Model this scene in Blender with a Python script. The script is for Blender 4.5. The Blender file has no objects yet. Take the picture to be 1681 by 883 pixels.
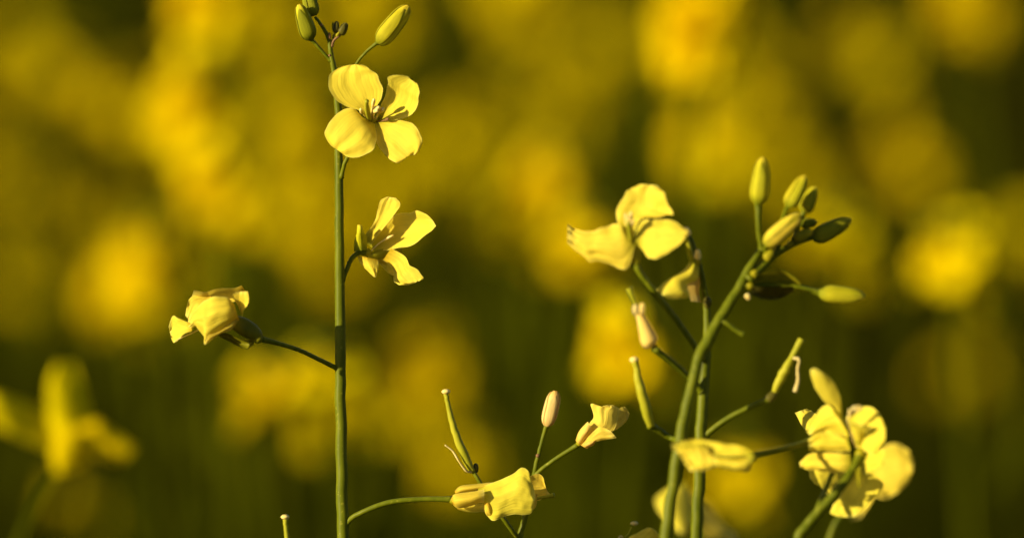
import bpy, math, random
import numpy as np
from mathutils import Vector, Matrix, Quaternion, noise

# ------------------------------------------------------------------ camera, sky, sun, exposure
SC = bpy.context.scene
PITCH = math.radians(10.0)
D0 = 1.08                                   # focus distance (m)
FOC, SENS = 200.0, 36.0
PXM = SENS / FOC * D0 / 1681.0              # metres per photo pixel in the focus plane
FWD = Vector((0, math.cos(PITCH), -math.sin(PITCH)))
UP = Vector((0, math.sin(PITCH), math.cos(PITCH)))
RIGHT = Vector((1, 0, 0))
TARGET = Vector((0, 0, 1.06))
CAM = TARGET - FWD * D0
cd = bpy.data.cameras.new('camera'); co = bpy.data.objects.new('camera', cd)
SC.collection.objects.link(co); SC.camera = co
cd.lens = FOC; cd.sensor_width = SENS; cd.clip_start = 0.02; cd.clip_end = 600
co.location = CAM; co.rotation_euler = (math.pi / 2 - PITCH, 0, 0)
cd.dof.use_dof = True; cd.dof.focus_distance = D0 - 0.003; cd.dof.aperture_fstop = 6.3

SUN_EL, SUN_AZ = math.radians(17.0), math.radians(28.0)   # low; from the left, a little on the camera's side
to_sun = Vector((-math.cos(SUN_AZ) * math.cos(SUN_EL), -math.sin(SUN_AZ) * math.cos(SUN_EL), math.sin(SUN_EL)))
W = bpy.data.worlds.new('World'); SC.world = W; W.use_nodes = True
nt = W.node_tree; bg = nt.nodes['Background']
sky = nt.nodes.new('ShaderNodeTexSky'); sky.sky_type = 'NISHITA'; sky.sun_disc = False
sky.sun_elevation = SUN_EL; sky.sun_rotation = math.atan2(to_sun.x, to_sun.y)
nt.links.new(sky.outputs[0], bg.inputs[0]); bg.inputs[1].default_value = 0.05
sl = bpy.data.lights.new('sun', 'SUN'); so = bpy.data.objects.new('sun', sl); SC.collection.objects.link(so)
sl.energy = 5.0; sl.angle = math.radians(0.5); sl.color = (1.0, 0.87, 0.55)
so.rotation_euler = (-to_sun).to_track_quat('-Z', 'Y').to_euler(); so.location = (-3, -2, 3)
SC.view_settings.view_transform = 'Standard'; SC.view_settings.look = 'None'
SC.view_settings.exposure = 0.72; SC.view_settings.gamma = 1
SC.cycles.use_denoising = True
SC.cycles.max_bounces = 8; SC.cycles.transmission_bounces = 6

OFF = 0.0                                   # mm added to every depth of the plant being built
def P(px, py, d=0.0):
    """photo pixel + distance behind the focus plane (mm) -> world point"""
    D = D0 + (d + OFF) * 0.001
    k = PXM * D / D0
    return CAM + FWD * D + RIGHT * ((px - 840.5) * k) + UP * ((441.5 - py) * k)

# ------------------------------------------------------------------ materials
def new_mat(name):
    m = bpy.data.materials.new(name); m.use_nodes = True
    m.node_tree.nodes.clear(); return m, m.node_tree
def N(t, kind, **kw):
    n = t.nodes.new(kind)
    for k, v in kw.items():
        if k.startswith('i_'):
            n.inputs[k[2:].replace('_', ' ')].default_value = v
        else: setattr(n, k, v)
    return n
def ramp(t, src, stops):
    r = N(t, 'ShaderNodeValToRGB'); t.links.new(src, r.inputs[0])
    e = r.color_ramp.elements
    e[0].position, e[0].color = stops[0][0], (*stops[0][1], 1)
    e[1].position, e[1].color = stops[-1][0], (*stops[-1][1], 1)
    for p, c in stops[1:-1]:
        x = e.new(p); x.color = (*c, 1)
    return r.outputs[0]

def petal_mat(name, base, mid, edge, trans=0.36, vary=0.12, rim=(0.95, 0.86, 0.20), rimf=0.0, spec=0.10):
    m, t = new_mat(name); L = t.links.new
    out = N(t, 'ShaderNodeOutputMaterial')
    uv = N(t, 'ShaderNodeUVMap', uv_map='UVMap')
    sep = N(t, 'ShaderNodeSeparateXYZ'); L(uv.outputs[0], sep.inputs[0])
    col = ramp(t, sep.outputs[0], [(0.0, base), (0.22, mid), (0.8, mid), (1.0, edge)])
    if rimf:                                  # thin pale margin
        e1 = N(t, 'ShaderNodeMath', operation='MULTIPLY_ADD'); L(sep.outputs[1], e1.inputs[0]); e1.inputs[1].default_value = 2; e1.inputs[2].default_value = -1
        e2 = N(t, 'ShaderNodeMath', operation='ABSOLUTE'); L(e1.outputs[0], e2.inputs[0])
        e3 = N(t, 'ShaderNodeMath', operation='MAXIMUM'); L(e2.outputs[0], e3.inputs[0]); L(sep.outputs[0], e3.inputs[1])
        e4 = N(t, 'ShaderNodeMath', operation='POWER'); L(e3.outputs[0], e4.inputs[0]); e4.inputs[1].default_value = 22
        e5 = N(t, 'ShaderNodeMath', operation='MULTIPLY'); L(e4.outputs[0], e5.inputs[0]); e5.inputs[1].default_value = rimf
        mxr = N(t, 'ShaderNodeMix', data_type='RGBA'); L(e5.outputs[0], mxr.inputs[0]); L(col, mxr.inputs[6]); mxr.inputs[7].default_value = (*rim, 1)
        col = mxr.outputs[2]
    # fan of veins: noise stretched along the petal
    mp = N(t, 'ShaderNodeMapping'); mp.inputs['Scale'].default_value = (1.6, 34, 1); L(uv.outputs[0], mp.inputs[0])
    oi = N(t, 'ShaderNodeObjectInfo')
    nz = N(t, 'ShaderNodeTexNoise', noise_dimensions='4D'); L(mp.outputs[0], nz.inputs['Vector'])
    mul = N(t, 'ShaderNodeMath', operation='MULTIPLY'); mul.inputs[1].default_value = 37.0
    L(oi.outputs['Random'], mul.inputs[0]); L(mul.outputs[0], nz.inputs['W'])
    nz.inputs['Scale'].default_value = 1.0; nz.inputs['Detail'].default_value = 3
    # soft blotches
    mp2 = N(t, 'ShaderNodeMapping'); mp2.inputs['Scale'].default_value = (3, 4, 1); L(uv.outputs[0], mp2.inputs[0])
    nb = N(t, 'ShaderNodeTexNoise', noise_dimensions='4D'); L(mp2.outputs[0], nb.inputs['Vector']); L(mul.outputs[0], nb.inputs['W'])
    nb.inputs['Scale'].default_value = 1.0; nb.inputs['Detail'].default_value = 4
    ad = N(t, 'ShaderNodeMath', operation='ADD'); L(nz.outputs[0], ad.inputs[0]); L(nb.outputs[0], ad.inputs[1])
    mr = N(t, 'ShaderNodeMapRange'); L(ad.outputs[0], mr.inputs[0])
    mr.inputs[1].default_value = 0.6; mr.inputs[2].default_value = 1.4
    mr.inputs[3].default_value = 1 - vary * 1.1; mr.inputs[4].default_value = 1 + vary * 0.5
    hv = N(t, 'ShaderNodeHueSaturation'); L(col, hv.inputs['Color']); L(mr.outputs[0], hv.inputs['Value'])
    mr2 = N(t, 'ShaderNodeMapRange'); L(oi.outputs['Random'], mr2.inputs[0])
    mr2.inputs[3].default_value = 0.488; mr2.inputs[4].default_value = 0.503; L(mr2.outputs[0], hv.inputs['Hue'])
    bp = N(t, 'ShaderNodeBump'); bp.inputs['Strength'].default_value = 0.5; bp.inputs['Distance'].default_value = 0.0003
    L(nz.outputs[0], bp.inputs['Height'])
    df = N(t, 'ShaderNodeBsdfPrincipled'); L(hv.outputs[0], df.inputs['Base Color']); L(bp.outputs[0], df.inputs['Normal'])
    df.inputs['Roughness'].default_value = 0.6; df.inputs['Specular IOR Level'].default_value = spec
    tr = N(t, 'ShaderNodeBsdfTranslucent'); L(hv.outputs[0], tr.inputs[0])
    mx = N(t, 'ShaderNodeMixShader'); mx.inputs[0].default_value = trans
    L(df.outputs[0], mx.inputs[1]); L(tr.outputs[0], mx.inputs[2]); L(mx.outputs[0], out.inputs[0])
    return m

def plant_mat(name, c1, c2, scale=(900, 900, 90), rough=0.45, trans=0.0, bump=0.15, speck=None):
    m, t = new_mat(name); L = t.links.new
    out = N(t, 'ShaderNodeOutputMaterial')
    tc = N(t, 'ShaderNodeTexCoord'); mp = N(t, 'ShaderNodeMapping'); mp.inputs['Scale'].default_value = scale
    L(tc.outputs['Object'], mp.inputs[0])
    nz = N(t, 'ShaderNodeTexNoise'); L(mp.outputs[0], nz.inputs['Vector']); nz.inputs['Scale'].default_value = 1; nz.inputs['Detail'].default_value = 4
    col = ramp(t, nz.outputs[0], [(0.3, c1), (0.7, c2)])
    if speck:
        vo = N(t, 'ShaderNodeTexNoise'); L(tc.outputs['Object'], vo.inputs['Vector']); vo.inputs['Scale'].default_value = 1300
        f = ramp(t, vo.outputs[0], [(0.64, (0, 0, 0)), (0.74, (1, 1, 1))])
        mix = N(t, 'ShaderNodeMix', data_type='RGBA'); L(f, mix.inputs[0]); L(col, mix.inputs[6]); mix.inputs[7].default_value = (*speck, 1)
        col = mix.outputs[2]
    p = N(t, 'ShaderNodeBsdfPrincipled'); L(col, p.inputs['Base Color']); p.inputs['Roughness'].default_value = rough
    p.inputs['Specular IOR Level'].default_value = 0.0 if name in ('field_stem', 'leaf_green') else 0.10
    if bump:
        b = N(t, 'ShaderNodeBump'); b.inputs['Strength'].default_value = bump; b.inputs['Distance'].default_value = 0.0003
        L(nz.outputs[0], b.inputs['Height']); L(b.outputs[0], p.inputs['Normal'])
    if trans:
        tr = N(t, 'ShaderNodeBsdfTranslucent'); L(col, tr.inputs[0])
        mx = N(t, 'ShaderNodeMixShader'); mx.inputs[0].default_value = trans
        L(p.outputs[0], mx.inputs[1]); L(tr.outputs[0], mx.inputs[2]); L(mx.outputs[0], out.inputs[0])
    else: L(p.outputs[0], out.inputs[0])
    return m

YEL = (0.88, 0.72, 0.055)
M = {
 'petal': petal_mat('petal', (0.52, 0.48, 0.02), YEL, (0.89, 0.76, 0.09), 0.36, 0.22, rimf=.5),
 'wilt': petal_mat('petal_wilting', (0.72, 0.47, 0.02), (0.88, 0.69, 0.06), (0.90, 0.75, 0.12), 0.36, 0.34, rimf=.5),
 'tan': petal_mat('petal_faded', (0.76, 0.49, 0.06), (0.87, 0.61, 0.11), (0.87, 0.67, 0.16), 0.25, 0.2),
 'pink': petal_mat('petal_pale', (0.86, 0.60, 0.17), (0.89, 0.64, 0.21), (0.86, 0.50, 0.12), 0.2, 0.2),
 'field': petal_mat('petal_field', (0.58, 0.45, 0.002), (0.88, 0.68, 0.002), (0.90, 0.71, 0.003), 0.35, spec=0.0),
 'stem': plant_mat('stem_green', (0.078, 0.095, 0.002), (0.14, 0.15, 0.004), speck=(0.22, 0.21, 0.015)),
 'sepal': plant_mat('sepal_green', (0.24, 0.22, 0.006), (0.40, 0.34, 0.012), (500, 500, 120), trans=0.2),
 'budgreen': petal_mat('bud_green', (0.13, 0.15, 0.004), (0.28, 0.28, 0.008), (0.48, 0.42, 0.02), 0.12, 0.3),
 'budyellow': petal_mat('bud_yellow', (0.22, 0.24, 0.008), (0.52, 0.47, 0.012), (0.74, 0.58, 0.03), 0.12, 0.28),
 'buddark': plant_mat('bud_dark', (0.05, 0.045, 0.006), (0.11, 0.095, 0.012), (900, 900, 400)),
 'calyx_shaded': plant_mat('calyx_shaded_olive', (0.10, 0.10, 0.003), (0.18, 0.165, 0.006), (500, 500, 120)),  # darker sepal green: shade of the wilting petals put into the colour
 'pod': plant_mat('pod_green', (0.26, 0.26, 0.010), (0.40, 0.36, 0.020), (700, 700, 120)),
 'anther': plant_mat('anther_pale', (0.72, 0.50, 0.10), (0.88, 0.72, 0.30), (1500, 1500, 1500)),
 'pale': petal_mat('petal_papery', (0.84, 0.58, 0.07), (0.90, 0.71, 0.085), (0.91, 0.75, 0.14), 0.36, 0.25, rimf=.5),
 'faded': plant_mat('faded_papery', (0.80, 0.54, 0.10), (0.90, 0.66, 0.20), (600, 600, 120), trans=0.2),
 'dry': plant_mat('dry_pale', (0.50, 0.37, 0.10), (0.68, 0.54, 0.22), (1500, 1500, 600)),
 'brown': plant_mat('scar_brown', (0.16, 0.08, 0.03), (0.26, 0.14, 0.06), (1500, 1500, 1500)),
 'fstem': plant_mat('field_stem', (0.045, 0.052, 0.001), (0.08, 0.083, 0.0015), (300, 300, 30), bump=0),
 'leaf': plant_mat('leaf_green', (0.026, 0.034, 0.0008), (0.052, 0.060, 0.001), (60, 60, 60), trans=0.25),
}

# ------------------------------------------------------------------ object helpers
WORLD = {}                                   # object -> world anchor
def link(o, parent=None, anchor=None):
    SC.collection.objects.link(o)
    a = Vector(anchor) if anchor is not None else Vector((0, 0, 0))
    WORLD[o.name] = a
    if parent is not None:
        o.parent = parent; o.location = a - WORLD[parent.name]
    else: o.location = a
    return o
def tag(o, label, cat, group=None, kind=None):
    if label: o['label'] = label
    if cat: o['category'] = cat
    if group: o['group'] = group
    if kind: o['kind'] = kind
    return o
def make(name, verts, faces, mat, parent=None, anchor=None, uvs=None, smooth=True):
    """verts are world points; the object's origin sits at its first vertex unless told otherwise"""
    a = Vector(anchor) if anchor is not None else Vector(verts[0])
    me = bpy.data.meshes.new(name)
    me.from_pydata([tuple(Vector(v) - a) for v in verts], [], faces)
    if smooth: me.polygons.foreach_set('use_smooth', [True] * len(me.polygons))
    if uvs is not None:
        ul = me.uv_layers.new(name='UVMap')
        idx = [0] * len(me.loops); me.loops.foreach_get('vertex_index', idx)
        ul.data.foreach_set('uv', [c for i in idx for c in uvs[i]])
    me.materials.append(mat); me.update()
    return link(bpy.data.objects.new(name, me), parent, a)

def cr(pts, n):
    """Catmull-Rom through rows of numbers, n samples"""
    p = np.array(pts, float); m = len(p)
    p = np.vstack([2 * p[0] - p[1], p, 2 * p[-1] - p[-2]])
    out = []
    for t in np.linspace(0, m - 1, n):
        i = min(int(t), m - 2); f = t - i
        a, b, c, d = p[i], p[i + 1], p[i + 2], p[i + 3]
        out.append(0.5 * (2 * b + (c - a) * f + (2 * a - 5 * b + 4 * c - d) * f * f + (3 * b - a - 3 * c + d) * f ** 3))
    return out

def sweep(path, radii, sides=10, cap=True):
    vs, fs = [], []
    n = len(path); prev = None
    for i in range(n):
        t = (path[min(i + 1, n - 1)] - path[max(i - 1, 0)]).normalized()
        if prev is None:
            a = t.orthogonal().normalized()
        else:
            a = (prev - t * prev.dot(t)).normalized()
        prev = a; b = t.cross(a)
        for s in range(sides):
            q = 2 * math.pi * s / sides
            vs.append(path[i] + (a * math.cos(q) + b * math.sin(q)) * radii[i])
    for i in range(n - 1):
        for s in range(sides):
            s2 = (s + 1) % sides
            fs.append((i * sides + s, i * sides + s2, (i + 1) * sides + s2, (i + 1) * sides + s))
    if cap:
        fs.append(tuple(reversed(range(sides)))); fs.append(tuple((n - 1) * sides + s for s in range(sides)))
    return vs, fs

def kx(K, x, y): return K[0] + x / K[2], K[1] + y / K[2]
FULL = (0, 0, 1.0)

def tube(name, parent, K, pts, mat, sides=10, n=None, ground=False, bumps=0.0):
    """pts: (x, y, depth mm, radius in photo px) in crop coordinates K"""
    rows = []
    for x, y, d, r in pts:
        a, b = kx(K, x, y); rows.append((a, b, d, r))
    n = n or max(8, len(rows) * 6)
    sm = cr(rows, n)
    path = [P(a, b, d) for a, b, d, r in sm]
    rad = [r * PXM * (1 + bumps * noise.noise(Vector((i * 0.9, rows[0][0], 0)))) for i, (a, b, d, r) in enumerate(sm)]
    if name in ('pedicel', 'branch'):
        rad = [r * (1 + .55 * math.exp(-i / 1.3) + .25 * math.exp(-(len(rad) - 1 - i) / 1.5)) for i, r in enumerate(rad)]
    if name in ('stem', 'pedicel', 'pod'):
        path = [q + (RIGHT * noise.noise(Vector((i * .55, rows[0][1], 3))) + FWD * noise.noise(Vector((i * .55, rows[0][1], 8)))) * (rad[i] * .22) if 0 < i < len(path) - 1 else q for i, q in enumerate(path)]
    if ground:                                # first point is the lowest: carry the stem on down to the soil
        g = WORLD[parent.name]; p0, r0 = path[0], rad[0]
        ext = []
        for k in range(7):
            f = k / 7
            q = g.lerp(p0, f); q.z = g.z - 0.01 + (p0.z - g.z + 0.01) * f
            q.x += 0.012 * math.sin(f * 3.0) * math.sin(f * math.pi); ext.append((q, r0 + (0.0042 - r0) * (1 - f)))
        path = [e[0] for e in ext] + path; rad = [e[1] for e in ext] + rad
    v, f = sweep(path, rad, sides)
    return make(name, v, f, M[mat], parent, anchor=path[0])

def patch(name, parent, K, rows, mat, d=(0, 0), arch=0.0, bul=0.0, skew=0.0, pleat=0.0, npl=1.5, ph=0.0,
          wr=0.25, seed=0, nu=16, nv=11, tilt=0.0, cx=None, jit=0.03, crease=0.0, cs=1.0):
    """a curved sheet: rows of (left x, left y, right x, right y) from its base to its tip, depth in mm from
    d[0] at the base to d[1] at the tip, arched along, bulged across, pleated and wrinkled"""
    rr = [(*kx(K, r[0], r[1]), *kx(K, r[2], r[3])) for r in rows]
    sm = cr(rr, nu)
    vs, uvs, fs = [], [], []
    for i, (xl, yl, xr, yr) in enumerate(sm):
        u = i / (nu - 1)
        ew = jit * math.hypot(xr - xl, yr - yl) * min(1, u * 2)
        xl += ew * noise.noise(Vector((u * 9, 1.3, seed))); yl += ew * noise.noise(Vector((u * 9, 4.3, seed)))
        xr += ew * noise.noise(Vector((u * 9, 7.3, seed))); yr += ew * noise.noise(Vector((u * 9, 11.3, seed)))
        for j in range(nv):
            v = j / (nv - 1)
            x, y = xl + (xr - xl) * v, yl + (yr - yl) * v
            z = d[0] + (d[1] - d[0]) * (u * u * (3 - 2 * u)) + arch * math.sin(math.pi * u)
            z += bul * 4 * v * (1 - v) * (0.35 + 0.65 * math.sin(math.pi * min(1, 0.15 + u * 0.75)))
            z += skew * (v - 0.5) * min(1, u * 2.5) + pleat * math.sin(2 * math.pi * (v * npl + ph)) * min(1, u * 1.6)
            q = Vector((x * 0.045, y * 0.045, seed * 7.3))
            z += wr * (noise.noise(q) * 1.3 + noise.noise(q * 2.6) * 0.6) * (0.25 + 0.75 * u)
            z += wr * 0.8 * noise.noise(Vector((v * 7, u * 1.5, seed * 3.1))) * u
            if crease:                        # sharp folds of a crumpled petal, fanning out from its base
                a1 = abs(noise.noise(Vector((v * 3.4 * cs, u * 0.9 * cs, seed * 1.7 + 3))))
                a2 = abs(noise.noise(Vector((v * 8 * cs + 4, u * 1.8 * cs, seed * 2.3 + 9))))
                z -= crease * (1.6 * a1 + 0.7 * a2) * (0.3 + 0.7 * u)
            e = abs(2 * v - 1) ** 4
            z += wr * 2.0 * e * noise.noise(Vector((u * 6, 2.0 if v > .5 else 5.0, seed + .5)))
            if u > 0.75: z += wr * 2.0 * ((u - .75) * 4) ** 2 * noise.noise(Vector((v * 5, 9.0, seed + .2)))
            if tilt: z += tilt * (x - cx)
            vs.append(P(x, y, z)); uvs.append((u, v))
    for i in range(nu - 1):
        for j in range(nv - 1):
            a = i * nv + j; fs.append((a, a + 1, a + nv + 1, a + nv))
    return make(name, vs, fs, M[mat], parent, uvs=uvs)

def bud(parent, K, base, tip, w, mat, d=(0, 0), sepmat=None, taper=0.8, sides=20, seed=0, name='bud'):
    """closed bud: a spindle of furled petals wrapped in four sepals (its sub-parts)"""
    bx, by = kx(K, *base); tx, ty = kx(K, *tip)
    A, B = P(bx, by, d[0]), P(tx, ty, d[1])
    R = 0.5 * w / K[2] * PXM
    ax = (B - A); Ln = ax.length; ax.normalize(); a = ax.orthogonal().normalized(); b = ax.cross(a)
    def prof(t):
        return max(0.0, 1 - abs(2 * (0.02 + 0.96 * t) - 1) ** 3.4) ** 0.6 * (1.0 - 0.30 * (t - 0.40) * taper * 2)
    def ring(rs, t0, t1, n, q0, q1, m, off, flare=0.0):
        vs, fs, uv = [], [], []
        for i in range(n):
            t = t0 + (t1 - t0) * i / (n - 1)
            for j in range(m):
                f = j / (m - 1)
                # pointed sepal: narrows toward its tip
                k = 1.0 if rs == 0 else (1 - 0.75 * max(0, (i / (n - 1) - 0.6) / 0.4) ** 1.6)
                q = (q0 + q1) / 2 + (f - 0.5) * (q1 - q0) * k
                lob = 1 + 0.05 * math.cos(4 * q)
                ridge = 0.0 if rs == 0 else 0.06 * (1 - (2 * f - 1) ** 2)
                r = R * ((0.92 if rs == 0 and sepmat else 1.0) * prof(t) * lob + off + ridge)
                vs.append(A + ax * (Ln * t) + (a * math.cos(q) + b * math.sin(q)) * r); uv.append((t, f))
        for i in range(n - 1):
            for j in range(m - 1):
                x = i * m + j; fs.append((x, x + 1, x + m + 1, x + m))
        return vs, fs, uv
    vs, fs, uv = ring(0, 0, 1, 18, 0, 2 * math.pi, sides + 1, 0)
    core = make(name, vs, fs, M[mat], parent, anchor=A, uvs=uv)
    if sepmat:
        for k in range(4):
            q = k * math.pi / 2 + 0.35 + seed
            vs, fs, uv = ring(1, 0.0, 0.93 + 0.04 * math.sin(k * 2.3 + seed), 13, q - 0.70, q + 0.70, 7, 0.03 + 0.02 * (k % 2))
            make('sepal', vs, fs, M[sepmat], core, uvs=uv)
    return core

def blob(name, parent, c, r, mat, ax=(0, 0, 1), stretch=1.0, n=8, seed=0):
    ax = Vector(ax).normalized(); a = ax.orthogonal().normalized(); b = ax.cross(a)
    vs, fs = [], []
    for i in range(n + 1):
        t = math.pi * (0.02 + 0.96 * i / n)
        for s in range(n + 2):
            q = 2 * math.pi * s / (n + 2)
            k = 1 + 0.14 * noise.noise(Vector((math.cos(q), math.sin(q), t + seed)) * 1.7)
            vs.append(Vector(c) + (a * math.cos(q) + b * math.sin(q)) * (r * math.sin(t) * k) - ax * (r * stretch * math.cos(t)))
    m = n + 2
    for i in range(n):
        for s in range(m):
            s2 = (s + 1) % m; fs.append((i * m + s, i * m + s2, (i + 1) * m + s2, (i + 1) * m + s))
    fs.append(tuple(reversed(range(m)))); fs.append(tuple(n * m + s for s in range(m)))
    return make(name, vs, fs, M[mat], parent, anchor=Vector(c))

def stamen(fl, K, pts, d, r=0.9, tipr=2.2, mat='anther'):
    """filament with an anther, one mesh"""
    n = len(pts); rows = [(*kx(K, x, y), d[0] + (d[1] - d[0]) * i / (n - 1), r) for i, (x, y) in enumerate(pts)]
    sm = cr(rows, 12)
    rad = []
    for i in range(12):
        f = i / 11; rad.append((r + (tipr - r) * max(0.0, math.sin(math.pi * max(0, (f - 0.55) / 0.47))) ** 0.6) * PXM)
    v, f = sweep([P(a, b, dd) for a, b, dd, _ in sm], rad, 7)
    return make('stamen', v, f, M[mat], fl)

def plant(name, label, foot_px, d, cat='plant', group=None):
    """Empty on the soil below the given bottom-of-frame pixel"""
    p = P(foot_px, 900, d); g = Vector((p.x + 0.01, p.y + 0.03, 0.0))
    o = bpy.data.objects.new(name, None); o.empty_display_size = 0.02
    link(o, None, g); return tag(o, label, cat, group)

def receptacle(parent, K, x, y, d, r, ax=(0, 0, 1), name='flower', mat='sepal'):
    a, b = kx(K, x, y)
    return blob(name, parent, P(a, b, d), r * PXM, mat, ax, 1.25)

def scar(parent, K, x, y, d, r):
    a, b = kx(K, x, y); return blob('leaf_scar', parent, P(a, b, d), r * PXM, 'brown')

# ------------------------------------------------------------------ ground
m, t = new_mat('soil'); L = t.links.new
o_ = N(t, 'ShaderNodeOutputMaterial'); p_ = N(t, 'ShaderNodeBsdfPrincipled'); tc = N(t, 'ShaderNodeTexCoord')
n1 = N(t, 'ShaderNodeTexNoise'); L(tc.outputs['Object'], n1.inputs['Vector']); n1.inputs['Scale'].default_value = 9; n1.inputs['Detail'].default_value = 8
c_ = ramp(t, n1.outputs[0], [(0.35, (0.016, 0.013, 0.001)), (0.55, (0.024, 0.020, 0.0015)), (0.7, (0.020, 0.023, 0.001))])
L(c_, p_.inputs['Base Color']); p_.inputs['Roughness'].default_value = 0.95; p_.inputs['Specular IOR Level'].default_value = 0.0
b_ = N(t, 'ShaderNodeBump'); b_.inputs['Strength'].default_value = 0.8; b_.inputs['Distance'].default_value = 0.03
L(n1.outputs[0], b_.inputs['Height']); L(b_.outputs[0], p_.inputs['Normal']); L(p_.outputs[0], o_.inputs[0])
M['soil'] = m
vs, fs = [], []
gx = sorted(set([-300, -120, -40, -15] + [round(-6 + 0.25 * i, 3) for i in range(49)] + [15, 40, 120, 300]))
gy = sorted(set([-300, -120, -40, -10] + [round(-3 + 0.25 * i, 3) for i in range(53)] + [20, 40, 120, 300]))
for y in gy:
    for x in gx:
        vs.append((x, y, -0.012 + 0.010 * noise.noise(Vector((x * 2.1, y * 2.1, 0)))))
for j in range(len(gy) - 1):
    for i in range(len(gx) - 1):
        a = j * len(gx) + i; fs.append((a, a + 1, a + len(gx) + 1, a + len(gx)))
tag(make('ground', vs, fs, M['soil'], anchor=(0, 0, 0)), None, None, kind='structure')

# ================================================================== FOREGROUND
# ---- 1. tall stem with the open four-petalled flower
K7 = (520, 90, 4.647); KA = (530, 300, 4.648); KB = (270, 460, 7.359); KH = (470, 0, 7.309); KL = (720, 630, 3.49)
A = plant('rapeseed_plant', 'tall upright rapeseed plant with one fully open four-petalled flower and buds on top', 563, 0)
tube('stem', A, FULL, [(563, 900, 0, 10), (561, 780, 0, 9.6), (559, 640, 0, 9.2), (558, 500, 0, 8.4), (557, 360, 0, 7.6),
     (556, 260, 0, 7.0), (555, 180, 0, 6.2), (549, 120, 0, 5.0), (543, 88, 0, 4.2), (540, 66, 0, 3.4), (529, 44, 0, 2.8), (517, 28, 0, 2.3)],
     'stem', 14, 70, ground=True, bumps=0.04)
# top buds
tube('pedicel', A, KH, [(535, 735, 0, 2.6), (440, 630, -.4, 2.7), (350, 530, -.7, 2.9), (288, 468, -1, 3.4)], 'stem')
bud(A, KH, (290, 480), (150, 55), 195, 'budyellow', (-1, -2.5), 'budgreen', seed=.3)
bud(A, KH, (325, 200), (235, -160), 175, 'budyellow', (.6, .2), 'budgreen', seed=.9)
tube('pedicel', A, KH, [(545, 560, 0, 2.2), (575, 485, -.3, 2.2), (640, 430, -.6, 2.0), (668, 405, -.8, 2.2)], 'brown')
bud(A, KH, (650, 420), (722, 278), 100, 'buddark', (-.8, -1.2), 'buddark', seed=.1)
tube('pedicel', A, KH, [(548, 520, 0, 1.7), (568, 440, .3, 1.5), (590, 390, .5, 1.5)], 'sepal')
bud(A, KH, (592, 400), (606, 255), 72, 'buddark', (.5, .4), 'buddark', seed=.6)
bud(A, KH, (520, 470), (518, 390), 40, 'brown', (-.5, -.7), None)
bud(A, KH, (570, 380), (560, 262), 34, 'sepal', (1.2, 1.2), None)
bud(A, KH, (600, 440), (640, 385), 36, 'sepal', (-1.2, -1.5), None)
scar(A, KH, 418, 305, -.2, 2.6); scar(A, KH, 520, 668, -.4, 2.3)
tube('pedicel', A, KH, [(610, 1290, 0, 2.2), (700, 1050, 1, 2.2), (840, 770, 1, 2.3), (960, 625, .5, 2.4), (1060, 540, 0, 3.0), (1115, 505, 0, 4.5)], 'stem')
bud(A, KH, (1105, 525), (1468, 75), 225, 'budyellow', (0, -1), 'budyellow', seed=.2, taper=.5)
# hero flower
tube('pedicel', A, FULL, [(560, 292, -.5, 3.2), (567, 266, -1.5, 3.4), (582, 238, -2.2, 3.2), (600, 212, -2.6, 3.2), (611, 196, -3, 4.5)], 'stem')
F = receptacle(A, K7, 430, 500, -4.2, 6.0, -FWD)
TL = -0.018                                     # the flower faces a little to the sun's side
C0 = 613
def hero(rows, **kw): return patch('petal', F, K7, rows, 'petal', tilt=TL, cx=C0, nu=30, nv=25, crease=.22, cs=1.2, **kw)
hero([(408, 500, 428, 500), (320, 425, 455, 400), (215, 392, 492, 335), (128, 325, 501, 262), (87, 235, 482, 190), (100, 160, 448, 142),
      (160, 102, 402, 105), (228, 80, 345, 78), (275, 76, 305, 74)], d=(-4, -7.2), arch=-1.6, bul=.9, skew=-2.6, wr=.28, seed=1, pleat=.14, npl=3)
hero([(458, 497, 474, 506), (482, 400, 555, 505), (512, 338, 640, 489), (535, 270, 722, 455), (543, 210, 770, 385), (549, 172, 772, 330),
      (598, 158, 783, 285), (655, 158, 765, 220), (700, 168, 732, 212)], d=(-4, -9.0), arch=-1.2, bul=1.5, skew=-.6, wr=.22, seed=2)
hero([(425, 505, 442, 514), (345, 475, 449, 560), (290, 413, 456, 622), (215, 413, 453, 672), (140, 465, 432, 716), (90, 525, 387, 753),
      (62, 588, 312, 783), (76, 645, 240, 780), (112, 697, 190, 748), (140, 710, 165, 708)], d=(-4, -5.8), arch=-3.4, bul=-.5, skew=-2.0, wr=.3, seed=3, pleat=.15, npl=2.4)
hero([(450, 510, 470, 512), (455, 590, 560, 508), (458, 668, 640, 500), (500, 742, 712, 516), (552, 792, 762, 560), (600, 827, 797, 630),
      (640, 820, 801, 680), (690, 768, 776, 735), (720, 770, 750, 762)], d=(-4, -7.2), arch=-1.8, bul=-.4, skew=-1.8, wr=.3, seed=14, pleat=-.55, npl=1.3, ph=.1)
for rows, s in (([(415, 490, 440, 500), (360, 440, 430, 420), (340, 380, 400, 350)], 1), ([(450, 490, 470, 500), (500, 420, 560, 470), (590, 400, 610, 440)], 2),
                ([(420, 510, 440, 520), (370, 560, 420, 590), (350, 620, 380, 640)], 3), ([(450, 515, 470, 520), (500, 560, 540, 540), (560, 610, 585, 590)], 4)):
    patch('sepal', F, K7, rows, 'sepal', d=(-3.6, -3.2), bul=.8, wr=.1, seed=s, nu=8, nv=6)
tube('pistil', F, K7, [(410, 505, -4, 3.5), (392, 455, -7, 4.2), (382, 405, -9.5, 4.2), (380, 372, -11, 3.4), (381, 352, -11.6, 3.8)], 'pod', 10, 16)
stamen(F, K7, [(425, 500), (418, 440), (428, 385), (437, 340)], (-4, -10), 1.2, 3.2)
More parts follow.
